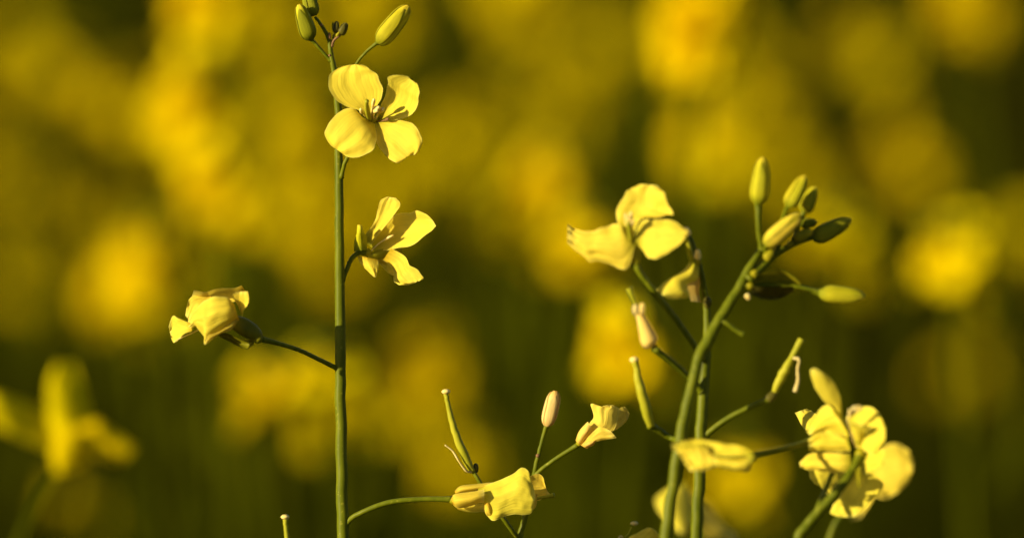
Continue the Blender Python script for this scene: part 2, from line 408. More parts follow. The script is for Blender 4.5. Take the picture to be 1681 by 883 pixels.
stamen(F, K7, [(430, 500), (420, 450), (440, 420), (476, 400)], (-4, -10.5), 1.3, 4.6)
stamen(F, K7, [(445, 505), (462, 462), (486, 432), (508, 412)], (-4, -10), 1.3, 4.2)
stamen(F, K7, [(435, 500), (430, 460), (442, 432), (462, 425)], (-4, -10.8), 1.3, 4.2)
stamen(F, K7, [(450, 510), (500, 505), (530, 497), (546, 490)], (-4, -8), 1.3, 2.8, 'brown')
stamen(F, K7, [(410, 500), (370, 470), (345, 440), (335, 415)], (-4, -8.5), 1.2, 3.4)
# side flower, turned right
tube('pedicel', A, KA, [(150, 745, 0, 3.4), (182, 665, .7, 3.6), (212, 590, 1.2, 3.7), (262, 540, 1.9, 4.0), (322, 530, 2.7, 5.2)], 'stem')
F = receptacle(A, KA, 335, 530, 2.8, 6.5, RIGHT)
patch('petal', F, KA, [(300, 420, 370, 470), (355, 355, 440, 375), (402, 280, 500, 300), (417, 205, 560, 225), (440, 138, 592, 165), (490, 108, 560, 118)],
      'petal', (2.6, .6), arch=-.4, bul=.6, skew=-2.0, seed=5, crease=.5, nu=24, nv=17)
patch('petal', F, KA, [(360, 430, 390, 520), (460, 345, 490, 515), (555, 243, 590, 496), (660, 232, 665, 485), (722, 214, 752, 425), (790, 240, 832, 362), (838, 285, 864, 330)],
      'petal', (3.5, -2.5), arch=1.6, bul=1.0, skew=-1, seed=6, crease=.45, nu=24, nv=17)
patch('petal', F, KA, [(320, 450, 400, 520), (390, 350, 500, 500), (470, 270, 610, 440), (560, 240, 680, 330)], 'petal', (4, 6.5), bul=1, seed=12, crease=.4, skew=-1)
patch('petal', F, KA, [(520, 500, 460, 590), (625, 560, 515, 632), (662, 628, 545, 690), (715, 660, 538, 745), (768, 722, 580, 779), (742, 748, 655, 782)],
      'wilt', (3.5, 0), arch=-.5, bul=-.6, seed=7, crease=.7, skew=3, nu=24, nv=17)
patch('petal', F, KA, [(380, 560, 500, 570), (420, 610, 580, 620), (460, 650, 600, 690), (500, 690, 570, 720)], 'wilt', (4, 5), bul=.8, seed=13, crease=.6, skew=-1)
patch('petal', F, KA, [(262, 555, 420, 585), (285, 615, 424, 635), (335, 668, 418, 682), (385, 716, 405, 722)], 'wilt', (2, 0), bul=-1, seed=8, skew=-2, crease=.6, nu=20, nv=15)
patch('sepal', F, KA, [(235, 525, 335, 515), (242, 440, 335, 415), (258, 385, 312, 378), (262, 322, 300, 322)], 'budyellow', (2.2, 0), bul=-1.5, seed=9, nu=10, nv=7)
patch('sepal', F, KA, [(340, 535, 345, 585), (440, 508, 430, 587), (520, 488, 500, 560), (604, 503, 604, 520)], 'sepal', (2.8, 6.0), bul=-.5, seed=10, nu=10, nv=7)
patch('sepal', F, KA, [(310, 560, 305, 590), (380, 565, 370, 600), (450, 590, 440, 615), (490, 605, 485, 625)], 'sepal', (3.2, 5), bul=1, seed=11, nu=8, nv=5)
stamen(F, KA, [(350, 540), (420, 470), (480, 430), (540, 400)], (3, 2))
# wilting flower on the left pedicel
tube('pedicel', A, FULL, [(556, 606, 0, 4.4), (548, 602, -.6, 4.0), (520, 588, -3, 3.6), (490, 574, -6, 3.6), (455, 563, -9, 3.9), (428, 556, -11, 4.8)], 'stem')
F = receptacle(A, KB, 1130, 705, -11.2, 7, RIGHT, mat='calyx_shaded')
def wl(name, rows, d0, d1, **kw):
    kw.setdefault('nu', 20); kw.setdefault('nv', 13); mt = kw.pop('mat', 'wilt')
    return patch(name, F, KB, rows, mt, (-11 + d0, -11 + d1), **kw)
wl('petal', [(845, 300, 900, 480), (775, 213, 775, 575), (665, 192, 640, 665), (560, 203, 492, 778), (450, 275, 476, 680), (370, 358, 412, 595), (310, 440, 372, 565), (284, 490, 303, 612)],
   -2.5, 0.5, arch=-1.0, bul=-3.2, wr=.4, seed=21, crease=.75, nu=34, nv=25, cs=1.4)
wl('petal', [(930, 62, 1005, 160), (850, 92, 840, 260), (720, 94, 715, 240), (605, 108, 560, 240), (500, 140, 440, 290), (355, 122, 320, 230)], 2.5, 3, bul=1.4, wr=.4, seed=22, skew=3, crease=.5)
wl('petal', [(560, 195, 640, 300), (415, 170, 520, 300), (312, 210, 430, 320), (274, 300, 372, 400), (252, 425, 305, 490)], 3, 2.5, bul=.6, wr=.4, seed=23, crease=.5, skew=-2)
wl('petal', [(925, 405, 938, 445), (895, 315, 962, 350), (848, 245, 1002, 300), (814, 188, 1019, 222), (858, 140, 1006, 134)], -1.5, -4, bul=1.0, wr=.25, seed=24, skew=-2, mat='petal')
wl('petal', [(330, 535, 330, 615), (250, 492, 240, 645), (165, 458, 172, 712), (102, 430, 115, 757), (52, 560, 78, 690)], -2, 3, bul=1.2, wr=.3, seed=25, crease=.6)
wl('petal', [(850, 440, 900, 470), (800, 470, 810, 600), (690, 590, 690, 640), (560, 640, 540, 735), (490, 720, 488, 780)], -3.5, -4, bul=-.6, wr=.3, seed=26, crease=.5)
tube('stamen', F, KB, [(420, 590, -11, 1.1), (330, 640, -11, 1.0), (200, 695, -11, 1.0), (120, 740, -11, .8)], 'wilt' if False else 'anther', 6)
def cone(par, K, pts, mat, name='sepal'): return tube(name, par, K, pts, mat, 14, 18)
cone(F, KB, [(1168, 715, -11, 4.5), (1110, 660, -11, 11), (1020, 600, -11, 14), (920, 540, -11, 13.5), (820, 500, -11, 10.5), (760, 480, -11, 6)], 'calyx_shaded')
wl('sepal', [(1090, 700, 1080, 770), (1000, 720, 990, 832), (880, 700, 880, 790), (760, 640, 745, 720), (660, 640, 655, 680)], 2, 3, bul=1.4, wr=.15, mat='calyx_shaded', nu=10, nv=7, seed=28)
# lower wilting flower on the right pedicel
tube('pedicel', A, FULL, [(566, 872, 0, 4.2), (574, 853, -.5, 4.5), (600, 838, -2, 4.4), (640, 824, -3, 4.4), (690, 819, -3.5, 4.2), (744, 819, -4, 4.6)], 'stem')
F = receptacle(A, KL, 85, 665, -4, 6.5, RIGHT)
def lw(name, rows, d0, d1, **kw):
    mt = kw.pop('mat', 'wilt'); kw.setdefault('nu', 18); kw.setdefault('nv', 13)
    return patch(name, F, KL, rows, mt, (-4 + d0, -4 + d1), **kw)
lw('petal', [(225, 598, 250, 672), (290, 571, 268, 728), (370, 541, 306, 782), (430, 510, 362, 764), (480, 477, 430, 746), (515, 500, 490, 750), (537, 570, 532, 738), (555, 640, 550, 690)],
   -1.5, -3.2, arch=-.4, bul=-1.7, wr=.4, seed=31, mat='petal', crease=.28, nu=32, nv=25, cs=.8, jit=.012)
lw('sepal', [(72, 652, 82, 692), (98, 628, 118, 712), (190, 616, 196, 694), (262, 602, 262, 676)], -2, -3.5, bul=-2.2, wr=.12, seed=32)
lw('sepal', [(92, 612, 100, 640), (130, 582, 150, 622), (220, 571, 240, 608), (310, 562, 325, 600)], 0, -1, bul=-1.2, wr=.12, seed=33, mat='wilt')
lw('sepal', [(100, 700, 110, 720), (175, 695, 186, 734), (270, 680, 272, 732)], 0, -.5, bul=-1, wr=.1, seed=34, mat='wilt')
lw('petal', [(500, 540, 520, 640), (565, 512, 562, 668), (597, 532, 604, 652), (614, 600, 640, 632)], 1, 1.5, bul=1.2, wr=.3, seed=35, crease=.4, skew=-1)
lw('petal', [(262, 680, 300, 680), (268, 740, 320, 745), (300, 776, 340, 775)], -3, -1, bul=-1, wr=.2, seed=36)
lw('petal', [(566, 632, 540, 630), (560, 695, 520, 700), (530, 738, 470, 748)], -1, -1, bul=-.8, wr=.2, seed=37)
tube('stigma', F, KL, [(560, 655, -3, 2.6), (610, 646, -3, 2.8), (640, 640, -3.2, 3.4), (662, 636, -3.4, 4.4)], 'pod', 8)

# ---- 2. low plant between, with a pod, a pale bud and a crumpled flower
B = plant('rapeseed_plant', 'low rapeseed plant with slender pod, pale pink closed bud and crumpled flower', 853, 4)
tube('stem', B, KL, [(468, 900, 5, 5.2), (470, 850, 5, 5.0), (490, 785, 5, 4.9), (515, 680, 5, 4.6), (540, 560, 5, 4.0), (556, 470, 4.6, 3.7), (575, 395, 4.3, 3.5), (597, 310, 4, 3.3), (622, 228, 3.6, 4.2)],
     'stem', 12, 44, ground=True)
bud(B, KL, (620, 242), (670, 40), 84, 'pink', (3.6, 3), 'pink', seed=.5, taper=.1)
scar(B, KL, 568, 410, 3, 3.4)
tube('pedicel', B, KL, [(462, 885, 5, 4.0), (430, 850, 3.5, 4.0), (375, 775, 2, 3.8), (290, 660, 1, 3.6), (235, 560, 0, 3.4), (203, 510, 0, 3.6), (185, 488, 0, 4)], 'stem')
tube('pod', B, KL, [(196, 500, 0, 4.2), (172, 460, -.2, 6.4), (140, 390, -.5, 6.9), (106, 305, -.6, 6.2), (75, 210, -.6, 5.2), (58, 140, -.6, 4.2), (48, 90, -.6, 3.9), (42, 58, -.6, 4.2)], 'pod', 12, 36, bumps=.05)
blob('stigma', B, P(*kx(KL, 42, 44), -.6), 7.2 * PXM, 'anther', UP, .62)
tube('stamen', B, KL, [(190, 505, -.4, 1.6), (160, 498, -1, 2.0), (125, 455, -1.5, 1.6), (95, 405, -1.5, 1.9), (75, 378, -1.5, 1.5), (36, 349, -1.6, 1.3)], 'dry', 7, 26, bumps=.35)
blob('leaf_scar', B, P(*kx(KL, 212, 482), .6), 5 * PXM, 'buddark', UP, 1.7)
KC = (700, 620, 3.358)
tube('pedicel', B, KC, [(592, 545, 4.6, 3.4), (640, 500, 4, 3.6), (730, 435, 3, 3.6), (838, 368, 2, 4)], 'stem')
F = receptacle(B, KC, 845, 360, 1.6, 5, RIGHT)
def cw(rows, d0, d1, **kw):
    mt = kw.pop('mat', 'pale'); return patch(kw.pop('name', 'petal'), F, KC, rows, mt, (2 + d0, 2 + d1), **kw)
cw([(870, 300, 930, 345), (900, 248, 985, 312), (921, 212, 1032, 290), (906, 142, 1056, 214), (955, 158, 1062, 172), (1000, 148, 1030, 150)], -1, -2, bul=-1.0, wr=.45, seed=41, crease=.8, nu=24, nv=17)
cw([(822, 345, 855, 375), (838, 300, 880, 340), (862, 268, 900, 318), (890, 241, 914, 288)], -1.5, -2.5, bul=-1.5, wr=.12, seed=42, mat='tan', name='sepal')
cw([(850, 368, 886, 390), (895, 322, 932, 354), (955, 268, 982, 342), (1010, 285, 1048, 330)], -2, -3.5, bul=-.8, wr=.4, seed=43, mat='pale', crease=.6)
cw([(1045, 205, 1022, 297), (1062, 170, 1052, 282), (1095, 161, 1086, 256), (1119, 195, 1112, 226)], 0, 1.5, bul=1.0, wr=.4, seed=44, crease=.6, mat='pale')
cw([(855, 372, 880, 390), (890, 350, 920, 372), (928, 340, 930, 350)], -2.6, -3, bul=-.8, wr=.1, seed=45, mat='tan', name='sepal')

# ---- 3. right-hand plant curving up to the bud cluster
KD = (920, 290, 4.014); KE = (1200, 250, 3.396); KF = (1000, 540, 2.573); KQ = (910, 280, 2.759); KG = (1220, 540, 2.573)
KW = (1010, 700, 4.824)
OFF = -56.0                                 # the right-hand group stands a little before the focus
Cc = plant('rapeseed_plant', 'rapeseed plant with thick stem bending right to a cluster of closed buds', 1090, 24)
tube('stem', Cc, FULL, [(1090, 900, 22, 10.6), (1101, 825, 22, 10), (1113, 745, 22, 9.5), (1127, 670, 23, 9), (1142, 608, 24, 8.6), (1149, 582, 24.5, 8.8), (1162, 560, 25, 9.4), (1174, 536, 25.5, 8.6),
     (1188, 513, 26, 8.4), (1213, 473, 27, 7.6), (1225, 450, 27.5, 7.4), (1238, 428, 28, 6.4), (1252, 404, 29, 5)], 'stem', 14, 56, ground=True, bumps=.06)
tube('branch', Cc, KE, [(95, 715, 27, 7), (170, 640, 28.5, 6.5), (245, 570, 29.5, 5.5), (330, 520, 30, 5), (410, 490, 30.5, 4.5), (480, 470, 31, 4)], 'stem')
tube('pedicel', Cc, KE, [(175, 545, 28, 4.5), (160, 480, 27.5, 4.4), (152, 380, 27, 4.4), (150, 275, 27, 5.5)], 'stem')
bud(Cc, KE, (152, 290), (178, 28), 100, 'budyellow', (27, 27), 'budyellow', seed=.2)
tube('pedicel', Cc, KE, [(250, 565, 29.5, 3.6), (270, 450, 30, 3.6), (292, 360, 27, 3.6), (322, 290, 25, 4.2)], 'stem')
bud(Cc, KE, (318, 305), (414, 132), 86, 'budyellow', (25, 25), 'budyellow', seed=.7)
tube('pedicel', Cc, KE, [(330, 520, 30, 3.4), (370, 420, 29.5, 3.4), (412, 320, 29, 4.2)], 'stem')
bud(Cc, KE, (405, 335), (470, 192), 80, 'budyellow', (29, 29), 'budyellow', seed=.4)
tube('pedicel', Cc, KE, [(195, 590, 28.5, 3.6), (190, 540, 27.5, 3.8), (205, 500, 26.5, 4.6)], 'stem')
bud(Cc, KE, (188, 515), (388, 345), 92, 'budyellow', (26.5, 26), 'petal', seed=.9, taper=.4)
bud(Cc, KE, (455, 485), (672, 372), 95, 'budyellow', (31, 32), 'budgreen', seed=.3)
bud(Cc, KE, (350, 480), (455, 438), 56, 'budyellow', (29, 29), 'sepal', seed=.1)
bud(Cc, KE, (385, 400), (480, 390), 56, 'buddark', (31, 31.5), 'budgreen', seed=.1)
bud(Cc, KE, (310, 520), (350, 500), 32, 'sepal', (29, 29), None); bud(Cc, KE, (190, 600), (236, 545), 52, 'sepal', (27, 27), None)
bud(Cc, KE, (118, 690), (150, 660), 46, 'sepal', (26.5, 26.5), None)
bud(Cc, KE, (85, 790), (104, 822), 30, 'anther', (25, 25), None)
tube('pedicel', Cc, KE, [(70, 745, 27, 4.2), (180, 740, 29, 4), (300, 740, 30, 4), (400, 757, 30, 4), (500, 785, 30, 5)], 'stem')
bud(Cc, KE, (488, 782), (750, 806), 92, 'budyellow', (30, 30), 'budyellow', seed=.6, taper=.5)
F = receptacle(Cc, KE, 105, 745, 27, 6, RIGHT)
patch('petal', F, KE, [(100, 700, 100, 760), (180, 675, 185, 818), (270, 652, 272, 815), (345, 690, 335, 785), (388, 735, 386, 752)], 'sepal', (28, 30), bul=2.5, skew=7, wr=.4, seed=51)  # shaded petal, its shade put into the green colour
patch('petal', F, KE, [(110, 745, 110, 790), (190, 755, 185, 820), (280, 750, 275, 815), (350, 745, 345, 775)], 'buddark', (26.5, 30), bul=1, skew=5, wr=.3, seed=52)  # its lower part, deeper shade painted with the dark bud colour
tube('pedicel', Cc, FULL, [(1176, 524, 26, 3.4), (1192, 530, 25, 3.2), (1206, 541, 25, 3.2), (1220, 549, 25, 4)], 'stem')

# ---- 4. neighbouring slim stem with the three-petalled flower and pods
OFF = -49.0
Dd = plant('rapeseed_plant', 'slim rapeseed plant beside the thick bent stem, with three broad petals and green pods', 1143, 27)
tube('stem', Dd, FULL, [(1142, 900, 26, 9.8), (1147, 800, 26, 9.6), (1151, 700, 27, 9.2), (1155, 630, 28, 8.8), (1160, 570, 29, 7.5), (1161, 530, 29, 6.4), (1158, 490, 29, 5.2),
     (1149, 440, 28, 4.6), (1138, 405, 28, 4.2), (1128, 382, 28, 3.6)], 'stem', 12, 56, ground=True, bumps=.05)
tube('pedicel', Dd, FULL, [(1152, 590, 27, 5.2), (1138, 565, 25, 4.8), (1110, 525, 23, 4.8), (1075, 480, 21, 4.8), (1050, 447, 20, 5.2), (1044, 432, 20, 6)], 'stem')
F = receptacle(Dd, KD, 492, 520, 20, 8, UP)
tube('sepal', F, KD, [(505, 590, 20, 5), (495, 540, 20, 9), (490, 480, 20, 10), (480, 430, 19, 8)], 'sepal', 12, 14)
def dp(rows, d0, d1, **kw): return patch(kw.pop('name', 'petal'), F, KD, rows, kw.pop('mat', 'petal'), (20 + d0, 20 + d1), **kw)
dp([(425, 420, 480, 405), (374, 300, 525, 282), (372, 205, 650, 268), (408, 140, 738, 245), (448, 88, 712, 190), (500, 58, 678, 105), (560, 50, 635, 62)], 0, -1, bul=1.5, skew=-5, wr=.5, seed=61, crease=.6, jit=.06, nu=24, nv=19)
dp([(440, 395, 488, 465), (378, 312, 452, 582), (300, 328, 392, 605), (212, 350, 262, 555), (132, 355, 190, 552), (88, 340, 128, 505), (48, 308, 48, 432)], -1, 3, bul=-1.2, skew=-.5, wr=.5, seed=62, pleat=.2, crease=.7, jit=.07, nu=24, nv=19)
dp([(488, 400, 500, 445), (528, 300, 540, 482), (600, 283, 580, 532), (680, 283, 640, 538), (760, 298, 712, 502), (812, 345, 792, 440), (842, 350, 838, 372)], -1, -6, bul=-.6, skew=-1, wr=.4, seed=63, crease=.5, nu=24, nv=19)
for a, b in ((430, 245), (465, 235), (452, 262), (478, 285)):
    stamen(F, KD, [(470, 420), ((a + 465) / 2, 340), (a, b)], (19, 15), 1.4, 3.4)
tube('pistil', F, KD, [(465, 430, 19, 3.6), (455, 350, 17, 4), (448, 290, 15.5, 3.6)], 'pod', 8)
F = receptacle(Dd, KD, 905, 560, 27, 6, UP)
patch('petal', F, KD, [(850, 560, 915, 590), (815, 612, 905, 675), (740, 660, 832, 715), (682, 700, 852, 790), (628, 748, 710, 806)], 'petal', (26, 22), bul=-2, wr=.4, seed=64)
patch('petal', F, KD, [(840, 580, 915, 580), (850, 640, 925, 650), (835, 720, 915, 760), (860, 820, 930, 830)], 'tan', (27, 29), bul=2, skew=5, wr=.4, seed=65)
tube('pod', Dd, KD, [(895, 610, 27, 4.4), (866, 540, 26.5, 5.2), (838, 440, 26, 4.6), (828, 390, 26, 4)], 'pod', 10)
bud(Dd, KD, (905, 548), (905, 478), 46, 'anther', (25, 25), None)
bud(Dd, KD, (838, 395), (822, 330), 60, 'anther', (26, 26), None)
blob('leaf_scar', Dd, P(*kx(KD, 968, 828), 28), 7 * PXM, 'buddark', UP, 1.4)
# faded flower sheathing a pod
tube('pedicel', Dd, FULL, [(1152, 642, 27, 5.2), (1140, 628, 26, 5), (1110, 600, 23, 4.9), (1075, 571, 20, 5.6)], 'stem')
cone(Dd, KQ, [(445, 795, 20, 8), (432, 772, 20, 14.5), (412, 715, 19.5, 11.5), (392, 660, 19, 8), (376, 618, 18.5, 7)], 'faded', 'flower')
tube('pod', Dd, KQ, [(385, 640, 19, 4), (366, 595, 18.5, 4.5), (350, 560, 18, 5), (340, 533, 18, 6)], 'pod', 10)
bud(Dd, KQ, (395, 650), (400, 600), 34, 'faded', (17, 16), None); bud(Dd, KQ, (372, 650), (368, 605), 34, 'dry', (17, 16), None)
# left pod
tube('pedicel', Dd, KF, [(395, 500, 27, 4.4), (330, 480, 26.5, 4.4), (262, 460, 30, 4.6), (205, 425, 29, 5.4), (172, 405, 28, 6)], 'stem')
tube('pod', Dd, KF, [(178, 412, 28, 6), (160, 350, 27, 8.6), (138, 270, 26, 8), (122, 205, 26, 6.6), (116, 165, 26, 5.4), (108, 138, 26, 6.2)], 'pod', 12, 28, bumps=.06)
blob('stigma', Dd, P(*kx(KF, 106, 130), 26), 7.4 * PXM, 'anther', UP, .7)
# right pod
tube('pedicel', Dd, KG, [(-170, 460, 27, 4.4), (-120, 415, 26, 4.4), (-50, 368, 25, 4.4), (40, 325, 24, 4.4), (125, 290, 24, 5.2)], 'stem')
bud(Dd, KG, (100, 305), (140, 262), 40, 'buddark', (24, 24), None)
tube('pod', Dd, KG, [(130, 270, 24, 5), (155, 215, 23.5, 7.4), (182, 165, 23, 7.2), (205, 122, 23, 5), (225, 85, 23, 5.6), (248, 42, 23, 6)], 'pod', 12, 28)
tube('stamen', Dd, KG, [(212, 122, 22.5, 2), (236, 130, 22, 2.6), (230, 170, 22, 2), (232, 215, 22, 3), (220, 265, 22, 4)], 'dry', 7, 22, bumps=.35)

# ---- 5. flower head low on the right
KR = (1290, 590, 3.268)
OFF = -62.0
E = plant('rapeseed_plant', 'leaning rapeseed plant with a tangle of broad petals and a stalked side flower', 1300, 34)
tube('stem', E, KR, [(70, 940, 26, 8.4), (120, 880, 26, 8), (190, 800, 26, 7.6), (262, 720, 26, 7.4), (330, 632, 27, 7.6), (372, 565, 28, 6.6), (405, 510, 29, 8), (432, 458, 30, 5.5)], 'stem', 12, 40, ground=True)
F = receptacle(E, KR, 400, 510, 29, 9, UP)
def ep(rows, d0, d1, **kw): return patch(kw.pop('name', 'petal'), F, KR, rows, kw.pop('mat', 'petal'), (d0, d1), **kw)
ep([(320, 310, 360, 420), (400, 252, 385, 470), (462, 262, 470, 505), (514, 310, 528, 450), (536, 365, 534, 405)], 32, 24, bul=-1.2, skew=-2, wr=.45, crease=.6, nu=22, nv=15, jit=.05, seed=71)
ep([(380, 500, 385, 595), (460, 488, 430, 610), (522, 488, 482, 595), (532, 512, 524, 552)], 30, 24, bul=-.8, wr=.4, crease=.6, nu=22, nv=15, jit=.05, seed=72)
ep([(380, 560, 430, 600), (330, 630, 520, 660), (285, 735, 505, 722), (238, 822, 442, 780), (300, 845, 372, 842)], 34, 33, bul=.5, skew=-4, wr=.5, crease=.6, nu=22, nv=15, jit=.05, seed=73)
ep([(360, 430, 400, 470), (350, 360, 420, 400), (330, 330, 460, 360)], 29, 25, wr=.4, seed=74, bul=-1)
ep([(376, 590, 396, 590), (380, 640, 400, 640), (388, 690, 396, 690)], 27, 25, wr=.1, seed=75, mat='sepal', name='sepal', nu=8, nv=5)
for a, b in ((345, 268), (372, 250), (396, 246), (410, 256)):
    stamen(F, KR, [(375, 470), (335, 340), (345, 300), (a, b)], (29, 24), 1.4, 3.6)
tube('pedicel', E, KR, [(150, 845, 27, 4.2), (180, 770, 30, 4.2), (215, 690, 34, 4.2), (270, 560, 37, 4.4), (310, 470, 38, 5)], 'stem')
F = receptacle(E, KR, 315, 450, 38, 8, UP)
ep([(280, 300, 312, 330), (255, 250, 303, 290), (214, 235, 295, 210), (164, 165, 269, 143), (138, 105, 238, 96), (130, 55, 156, 43)], 34, 28, bul=-1, skew=-2, wr=.3, seed=78)
ep([(320, 340, 340, 420), (225, 240, 330, 420), (160, 300, 250, 400), (108, 385, 150, 420)], 32, 36, bul=-1, wr=.5, crease=.6, nu=22, nv=15, jit=.05, seed=79, pleat=.5)
ep([(335, 420, 345, 480), (260, 395, 330, 492), (180, 390, 200, 490), (120, 430, 125, 488)], 30, 34, bul=-1, wr=.4, crease=.6, nu=22, nv=15, jit=.05, seed=80, skew=2)
ep([(345, 505, 350, 600), (235, 500, 245, 605), (135, 503, 125, 590), (72, 550, 78, 578)], 31, 37, bul=-.8, wr=.4, crease=.6, nu=22, nv=15, jit=.05, seed=81)
ep([(350, 540, 250, 620), (300, 640, 130, 580), (255, 690, 135, 640), (250, 750, 190, 690)], 42, 44, bul=-1, wr=.4, crease=.6, nu=22, nv=15, jit=.05, seed=82)
ep([(160, 380, 200, 350), (100, 370, 160, 290), (48, 285, 110, 262)], 48, 55, bul=-1, wr=.4, seed=83)
# side flower hanging before the two stems
tube('pedicel', E, FULL, [(1345, 712, 37, 4), (1318, 727, 34, 4.2), (1280, 737, 28, 4.2), (1233, 746, 22, 5)], 'stem')
F = receptacle(E, KW, 1085, 240, 22, 7, RIGHT)
def sp(rows, d0, d1, **kw): return patch(kw.pop('name', 'petal'), F, KW, rows, kw.pop('mat', 'petal'), (d0, d1), **kw)
sp([(1094, 212, 1088, 262), (1000, 158, 990, 240), (880, 138, 862, 236), (740, 112, 722, 232), (600, 103, 590, 230), (446, 132, 452, 188)], 16.5, 20.5, bul=.5, wr=.6, seed=91, crease=1.3, jit=.08, nu=28, nv=15, cs=1.5, skew=-1)
sp([(1096, 238, 1082, 302), (1005, 262, 992, 342), (885, 262, 872, 328), (775, 240, 765, 300)], 15, 17, bul=-1.4, wr=.5, seed=92, crease=1.0, jit=.08, nu=22, nv=13)
sp([(470, 150, 720, 130), (505, 225, 770, 225), (560, 300, 785, 318), (590, 345, 700, 345)], 18.5, 17, bul=-.5, wr=.6, seed=94, crease=1.2, jit=.08, nu=22, nv=19, cs=1.4, skew=-2)
sp([(1085, 275, 1010, 300), (1070, 335, 975, 335), (1040, 358, 1000, 352)], 19, 17, bul=-.8, wr=.3, seed=93, mat='wilt')

# ---- 5b. round-petalled flower just beyond that tangle
OFF = 8.0
Q = plant('rapeseed_plant', 'rapeseed plant with one broad round-petalled flower just behind the tangled leaning flower head', 1380, 44)
tube('stem', Q, KR, [(235, 960, 44, 6), (262, 890, 44, 5.6), (310, 820, 44, 5), (400, 720, 44, 4.6), (470, 630, 44, 4.6), (500, 600, 44, 5)], 'stem', 10, 30, ground=True)
F = receptacle(Q, KR, 500, 600, 44, 7, RIGHT)
ep([(440, 560, 430, 690), (515, 468, 500, 740), (600, 452, 582, 730), (664, 490, 655, 660), (686, 555, 684, 595)], 44, 41, bul=-2, skew=-2, wr=.5, crease=.6, nu=22, nv=15, jit=.05, seed=76)
ep([(460, 600, 480, 650), (420, 690, 470, 735), (340, 860, 400, 850)], 46, 50, bul=1, wr=.4, seed=77, mat='wilt')

# ---- 6. low flower behind the two stems
OFF = 0.0
G = plant('rapeseed_plant', 'short rapeseed plant with a drooping yellow flower low behind the two stems', 1150, 85)
tube('stem', G, FULL, [(1150, 930, 84, 8), (1150, 880, 82, 7), (1140, 840, 80, 6), (1122, 805, 78, 5)], 'stem', 10, 20, ground=True)
F = receptacle(G, FULL, 1122, 800, 78, 8, UP)
patch('petal', F, KW, [(500, 470, 560, 450), (420, 490, 592, 500), (318, 570, 602, 600), (340, 660, 604, 720), (420, 760, 604, 800), (505, 840, 560, 860)], 'petal', (78, 72), bul=-2, wr=.5, seed=95)
patch('petal', F, KW, [(560, 560, 600, 640), (690, 640, 690, 860), (800, 720, 800, 900), (960, 860, 955, 930)], 'wilt', (78, 84), bul=-1, skew=-3, wr=.5, seed=96)
patch('petal', F, KW, [(520, 480, 600, 500), (600, 560, 760, 600), (700, 600, 860, 800)], 'wilt', (82, 90), bul=2, skew=5, wr=.5, seed=97)

# ---- 7. small flower tip peeping in at the bottom
H = plant('rapeseed_plant', 'low rapeseed plant whose petal and round stigma just show left of the thick stem', 1052, 12)
tube('stem', H, FULL, [(1050, 950, 12, 5), (1052, 925, 12, 4.6), (1054, 905, 12, 5)], 'stem', 10, 10, ground=True)
F = receptacle(H, FULL, 1055, 903, 12, 8, UP)
patch('petal', F, KW, [(190, 960, 260, 980), (100, 890, 330, 930), (180, 840, 400, 880), (250, 800, 350, 850), (275, 798, 300, 802)], 'petal', (12, 10), bul=-1.6, wr=.3, seed=98)
tube('pod', F, KW, [(130, 970, 11, 1.8), (85, 880, 9, 1.6), (110, 840, 9, 1.4), (130, 790, 9, 1.4)], 'pod', 7)
blob('stigma', F, P(*kx(KW, 150, 765), 9), 6.5 * PXM, 'anther', UP, .55)
tube('stamen', F, KW, [(110, 960, 11, 1.3), (60, 880, 8, 1.4), (40, 868, 8, 1.8), (25, 890, 8, 1.5)], 'dry', 7)

# ---- 8. pod tip left of the tall stem
I = plant('rapeseed_plant', 'young green pod with a knobbed tip standing beside the tall stem', 474, 6)
tube('stem', I, FULL, [(478, 1050, 6, 4.6), (476, 980, 6, 4.4), (474, 940, 6, 4.4)], 'stem', 10, 12, ground=True)
tube('pod', I, FULL, [(474.5, 950, 6, 5), (473, 915, 6, 5.2), (471, 880, 6, 4.2), (469, 862, 6, 3.8), (468.5, 852, 6, 4.4)], 'pod', 10, 20)
blob('stigma', I, P(468, 848, 6), 7 * PXM, 'anther', UP, .6)

# ---- 9. blurred flower left, just beyond the focus
J = plant('rapeseed_plant', 'out-of-focus rapeseed plant with a single drooping yellow flower and a thin bent stalk', 20, 190)
tube('stem', J, FULL, [(15, 980, 185, 9), (30, 900, 185, 8), (60, 830, 185, 7), (95, 775, 185, 6), (125, 735, 185, 6)], 'fstem', 10, 24, ground=True)
F = receptacle(J, FULL, 125, 728, 185, 10, UP)
def jp(rows, d0, d1, **kw): return patch('petal', F, FULL, rows, 'field', (d0, d1), **kw)
jp([(105, 735, 140, 730), (82, 700, 148, 700), (78, 660, 140, 655), (80, 625, 132, 622), (92, 596, 122, 596)], 185, 186, bul=-2, skew=5, wr=.5, seed=101)
jp([(120, 705, 120, 750), (155, 690, 148, 745), (190, 710, 178, 755), (222, 735, 205, 758)], 184, 186, bul=-2, wr=.5, seed=102, skew=1)
jp([(110, 700, 115, 750), (60, 668, 70, 735), (15, 650, 20, 715), (-25, 640, -20, 690)], 188, 180, bul=-2, wr=.5, seed=103, skew=2)
jp([(100, 700, 150, 710), (85, 735, 150, 745), (88, 780, 125, 770)], 182, 180, bul=-2, wr=.5, seed=104, skew=4)

